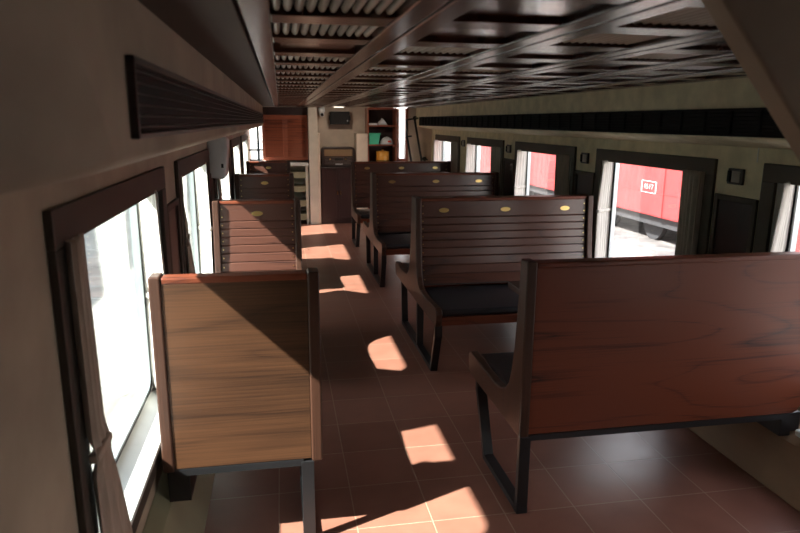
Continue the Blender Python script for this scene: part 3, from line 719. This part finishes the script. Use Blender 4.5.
b0 = (1.385, 10.0, 1.492); e = empty('paper_stack', b0)
for i in range(5): MB().box(1.33+.004*(i % 3), 1.455+.003*(i % 2), 9.93, 10.1, 1.492+i*.006, 1.4975+i*.006).build('sheet_bundle', M['paper'], e, base=b0, loc=(0, 0, 0))
tag(e, 'flat stack of white paper on the top shelf of the far unit', 'paper stack')
b0 = (1.53, 10.0, 1.492); e = empty('folded_packet', b0)
mb = MB(); mb.prism([(1.475, 1.492), (1.62, 1.492), (1.595, 1.53), (1.56, 1.575), (1.535, 1.60), (1.52, 1.565), (1.485, 1.545)], 9.95, 10.06, 'y')
mb.build('packet_body', M['paper'], e, bevel=.01, base=b0, loc=(0, 0, 0))
MB().box(1.50, 1.56, 9.946, 9.95, 1.50, 1.512).build('packet_band', M['grey_plastic'], e, base=b0, loc=(0, 0, 0))
tag(e, 'peaked white packet beside the paper on the top shelf', 'packet')
b0 = (1.55, 10.0, .918); e = empty('wooden_pot', b0)
MB().lathe([(.088, .918), (.098, .93), (.100, 1.0), (.098, 1.07), (.09, 1.075)], 1.55, 10.02, 32).build('pot_body', M['orange'], e, smooth=True, base=b0, loc=(0, 0, 0))
MB().lathe([(.101, 1.070), (.103, 1.085), (.097, 1.098), (.03, 1.106), (.012, 1.107), (.014, 1.12), (.008, 1.125)], 1.55, 10.02, 32).build('pot_lid', M['orange'], e, smooth=True, base=b0, loc=(0, 0, 0))
MB().lathe([(.1015, .95), (.103, .954), (.103, .962), (.1015, .966)], 1.55, 10.02, 32).build('pot_band', M['brass_dark'], e, base=b0, loc=(0, 0, 0))
tag(e, 'round orange wooden pot with lid on the lower shelf', 'pot')
b0 = (1.68, 9.98, .918)
tag(MB().box(1.61, 1.725, 9.92, 9.99, .918, .93).build('folded_cloth', M['paper'], bevel=.004, base=b0), 'flat folded white cloth in front of the orange pot', 'cloth')

# black twin-bar grab rails on the far right wall
e = empty('grab_rail', (2.0, 9.7, .9)); bs = dict(base=(2.0, 9.7, .9), loc=(0, 0, 0))
MB().tube([(1.985, 9.72, 1.60), (2.175, 9.72, .60)], .017, 12).build('rail', M['steel'], e, smooth=True, **bs)
MB().tube([(1.875, 9.72, 1.33), (2.01, 9.72, .60)], .017, 12).build('rail', M['steel'], e, smooth=True, **bs)
MB().tube([(1.865, 9.72, 1.575), (2.045, 9.72, 1.60)], .012, 10).tube([(1.87, 9.72, 1.575), (1.87, 9.72, 1.32)], .018, 10).tube([(1.86, 9.72, 1.33), (1.945, 9.72, 1.335)], .013, 10).build('cross_piece', M['steel'], e, smooth=True, **bs)
for x, z in ((2.045, 1.60), (2.20, .985), (2.01, .6), (2.175, .6)): MB().tube([(x-.015, 9.72, z), (x-.015, 9.90, z)], .011, 10).tube([(x-.015, 9.885, z), (x-.015, 9.90, z)], .035, 14).build('mount', M['steel'], e, **bs)
MB().tube([(2.105, 9.72, .985), (2.20, 9.72, .985)], .011, 10).build('spacer', M['steel'], e, **bs)
tag(e, 'black slanted twin-bar grab rail beside the far shelf unit', 'grab rail')
struct(MB().box(2.055, XR, 9.80, YF, 0, .0001+.9).build('trim_11', M['cream'])) if False else None

# cable trunking on the right ledge
tag(MB().box(2.118, 2.165, 1.2, 2.19, .252, .282).build('cable_trunking', M['white'], bevel=.008, seg=3, base=(2.14, 1.7, .252)), 'white cable trunking lying on the right wall ledge', 'trunking')
# seams on the wall
struct(MB().box(XR-.002, XR, 2.835, 2.840, 1.365, 1.44).build('trim_12', M['white']))

# ------------------------------------------------------------------ outside
ZG = -1.05
struct(MB().box(-40, 60, -30, 90, ZG-.1, ZG).build('ground', M['concrete']))
struct(MB().box(7.3, 14, -20, 80, ZG, ZG+.03).build('track_bed', M['ballast']))
e = empty('red_wagon', (9, 20, ZG)); bs = dict(base=(9, 20, ZG), loc=(0, 0, 0))
MB().box(7.8, 10.6, 6.2, 25, -.40, 2.9).build('wagon_body', M['wagon'], e, bevel=.03, **bs)
mb = MB()
for y in [7.0+2.6*i for i in range(7)]: mb.box(7.775, 7.80, y, y+.16, -.38, 2.85)
mb.box(7.79, 7.80, 6.3, 24.9, .10, .115)
mb.build('body_rib', M['wagon'], e, **bs)
MB().box(7.95, 10.4, 6.6, 24.5, -.62, -.40).build('underframe', M['wagon_black'], e, **bs)
MB().box(7.9, 10.3, 7.5, 11.2, -.98, -.62).build('battery_box', M['wagon_black'], e, **bs)
for y in (13.2, 15.2, 21, 23):
    for x in (8.3, 9.9): MB().tube([(x-.06, y, ZG+.45), (x+.06, y, ZG+.45)], .42, 28).build('wheel', M['wagon_black'], e, **bs)
def text(body, size, loc, rot, m_, parent, bs_, name):
    cu = bpy.data.curves.new(name, 'FONT'); cu.body = body; cu.size = size*K; cu.align_x = 'CENTER'; cu.align_y = 'CENTER'; cu.extrude = .004; cu.offset = -.002; cu.space_character = 1.25
    o = bpy.data.objects.new(name, cu); C.objects.link(o); o.rotation_euler = rot
    dg = bpy.context.evaluated_depsgraph_get(); me = bpy.data.meshes.new_from_object(o.evaluated_get(dg)); bpy.data.objects.remove(o)
    ob = bpy.data.objects.new(name, me); C.objects.link(ob); me.materials.append(m_); ob.rotation_euler = rot
    ob.location = (Vector(loc)-Vector(bs_))*K; ob.parent = parent; return ob
ny, nz = 12.78, .21
text('4517', .155, (7.785, ny, nz), (PI/2, 0, -PI/2), M['number_paint'], e, (9, 20, ZG), 'number_text')
mb = MB()
for a, b, c, d in ((ny-.28, ny+.28, nz+.115, nz+.126), (ny-.28, ny+.28, nz-.126, nz-.115), (ny-.28, ny-.269, nz-.115, nz+.115), (ny+.269, ny+.28, nz-.115, nz+.115)): mb.box(7.783, 7.80, a, b, c, d)
mb.build('number_frame', M['number_paint'], e, **bs)
tag(e, 'red railway wagon with a framed white number outside the right-hand windows', 'wagon')
# pale building on the left
e = empty('station_building', (-7, 15, ZG)); bs = dict(base=(-7, 15, ZG), loc=(0, 0, 0))
MB().box(-9, -6.5, -6, 45, ZG, 2.2).build('facade', M['facade'], e, **bs)
MB().box(-9.3, -6.1, -6.4, 45.4, 2.2, 2.35).build('roof', M['white'], e, **bs)
for i in range(9):
    y = 2+i*4.6; MB().box(-6.5, -6.46, y, y+1.5, -.1, 1.5).build('shutter', M['teal'], e, **bs)
tag(e, 'pale building with teal shutters outside the left-hand windows', 'building')
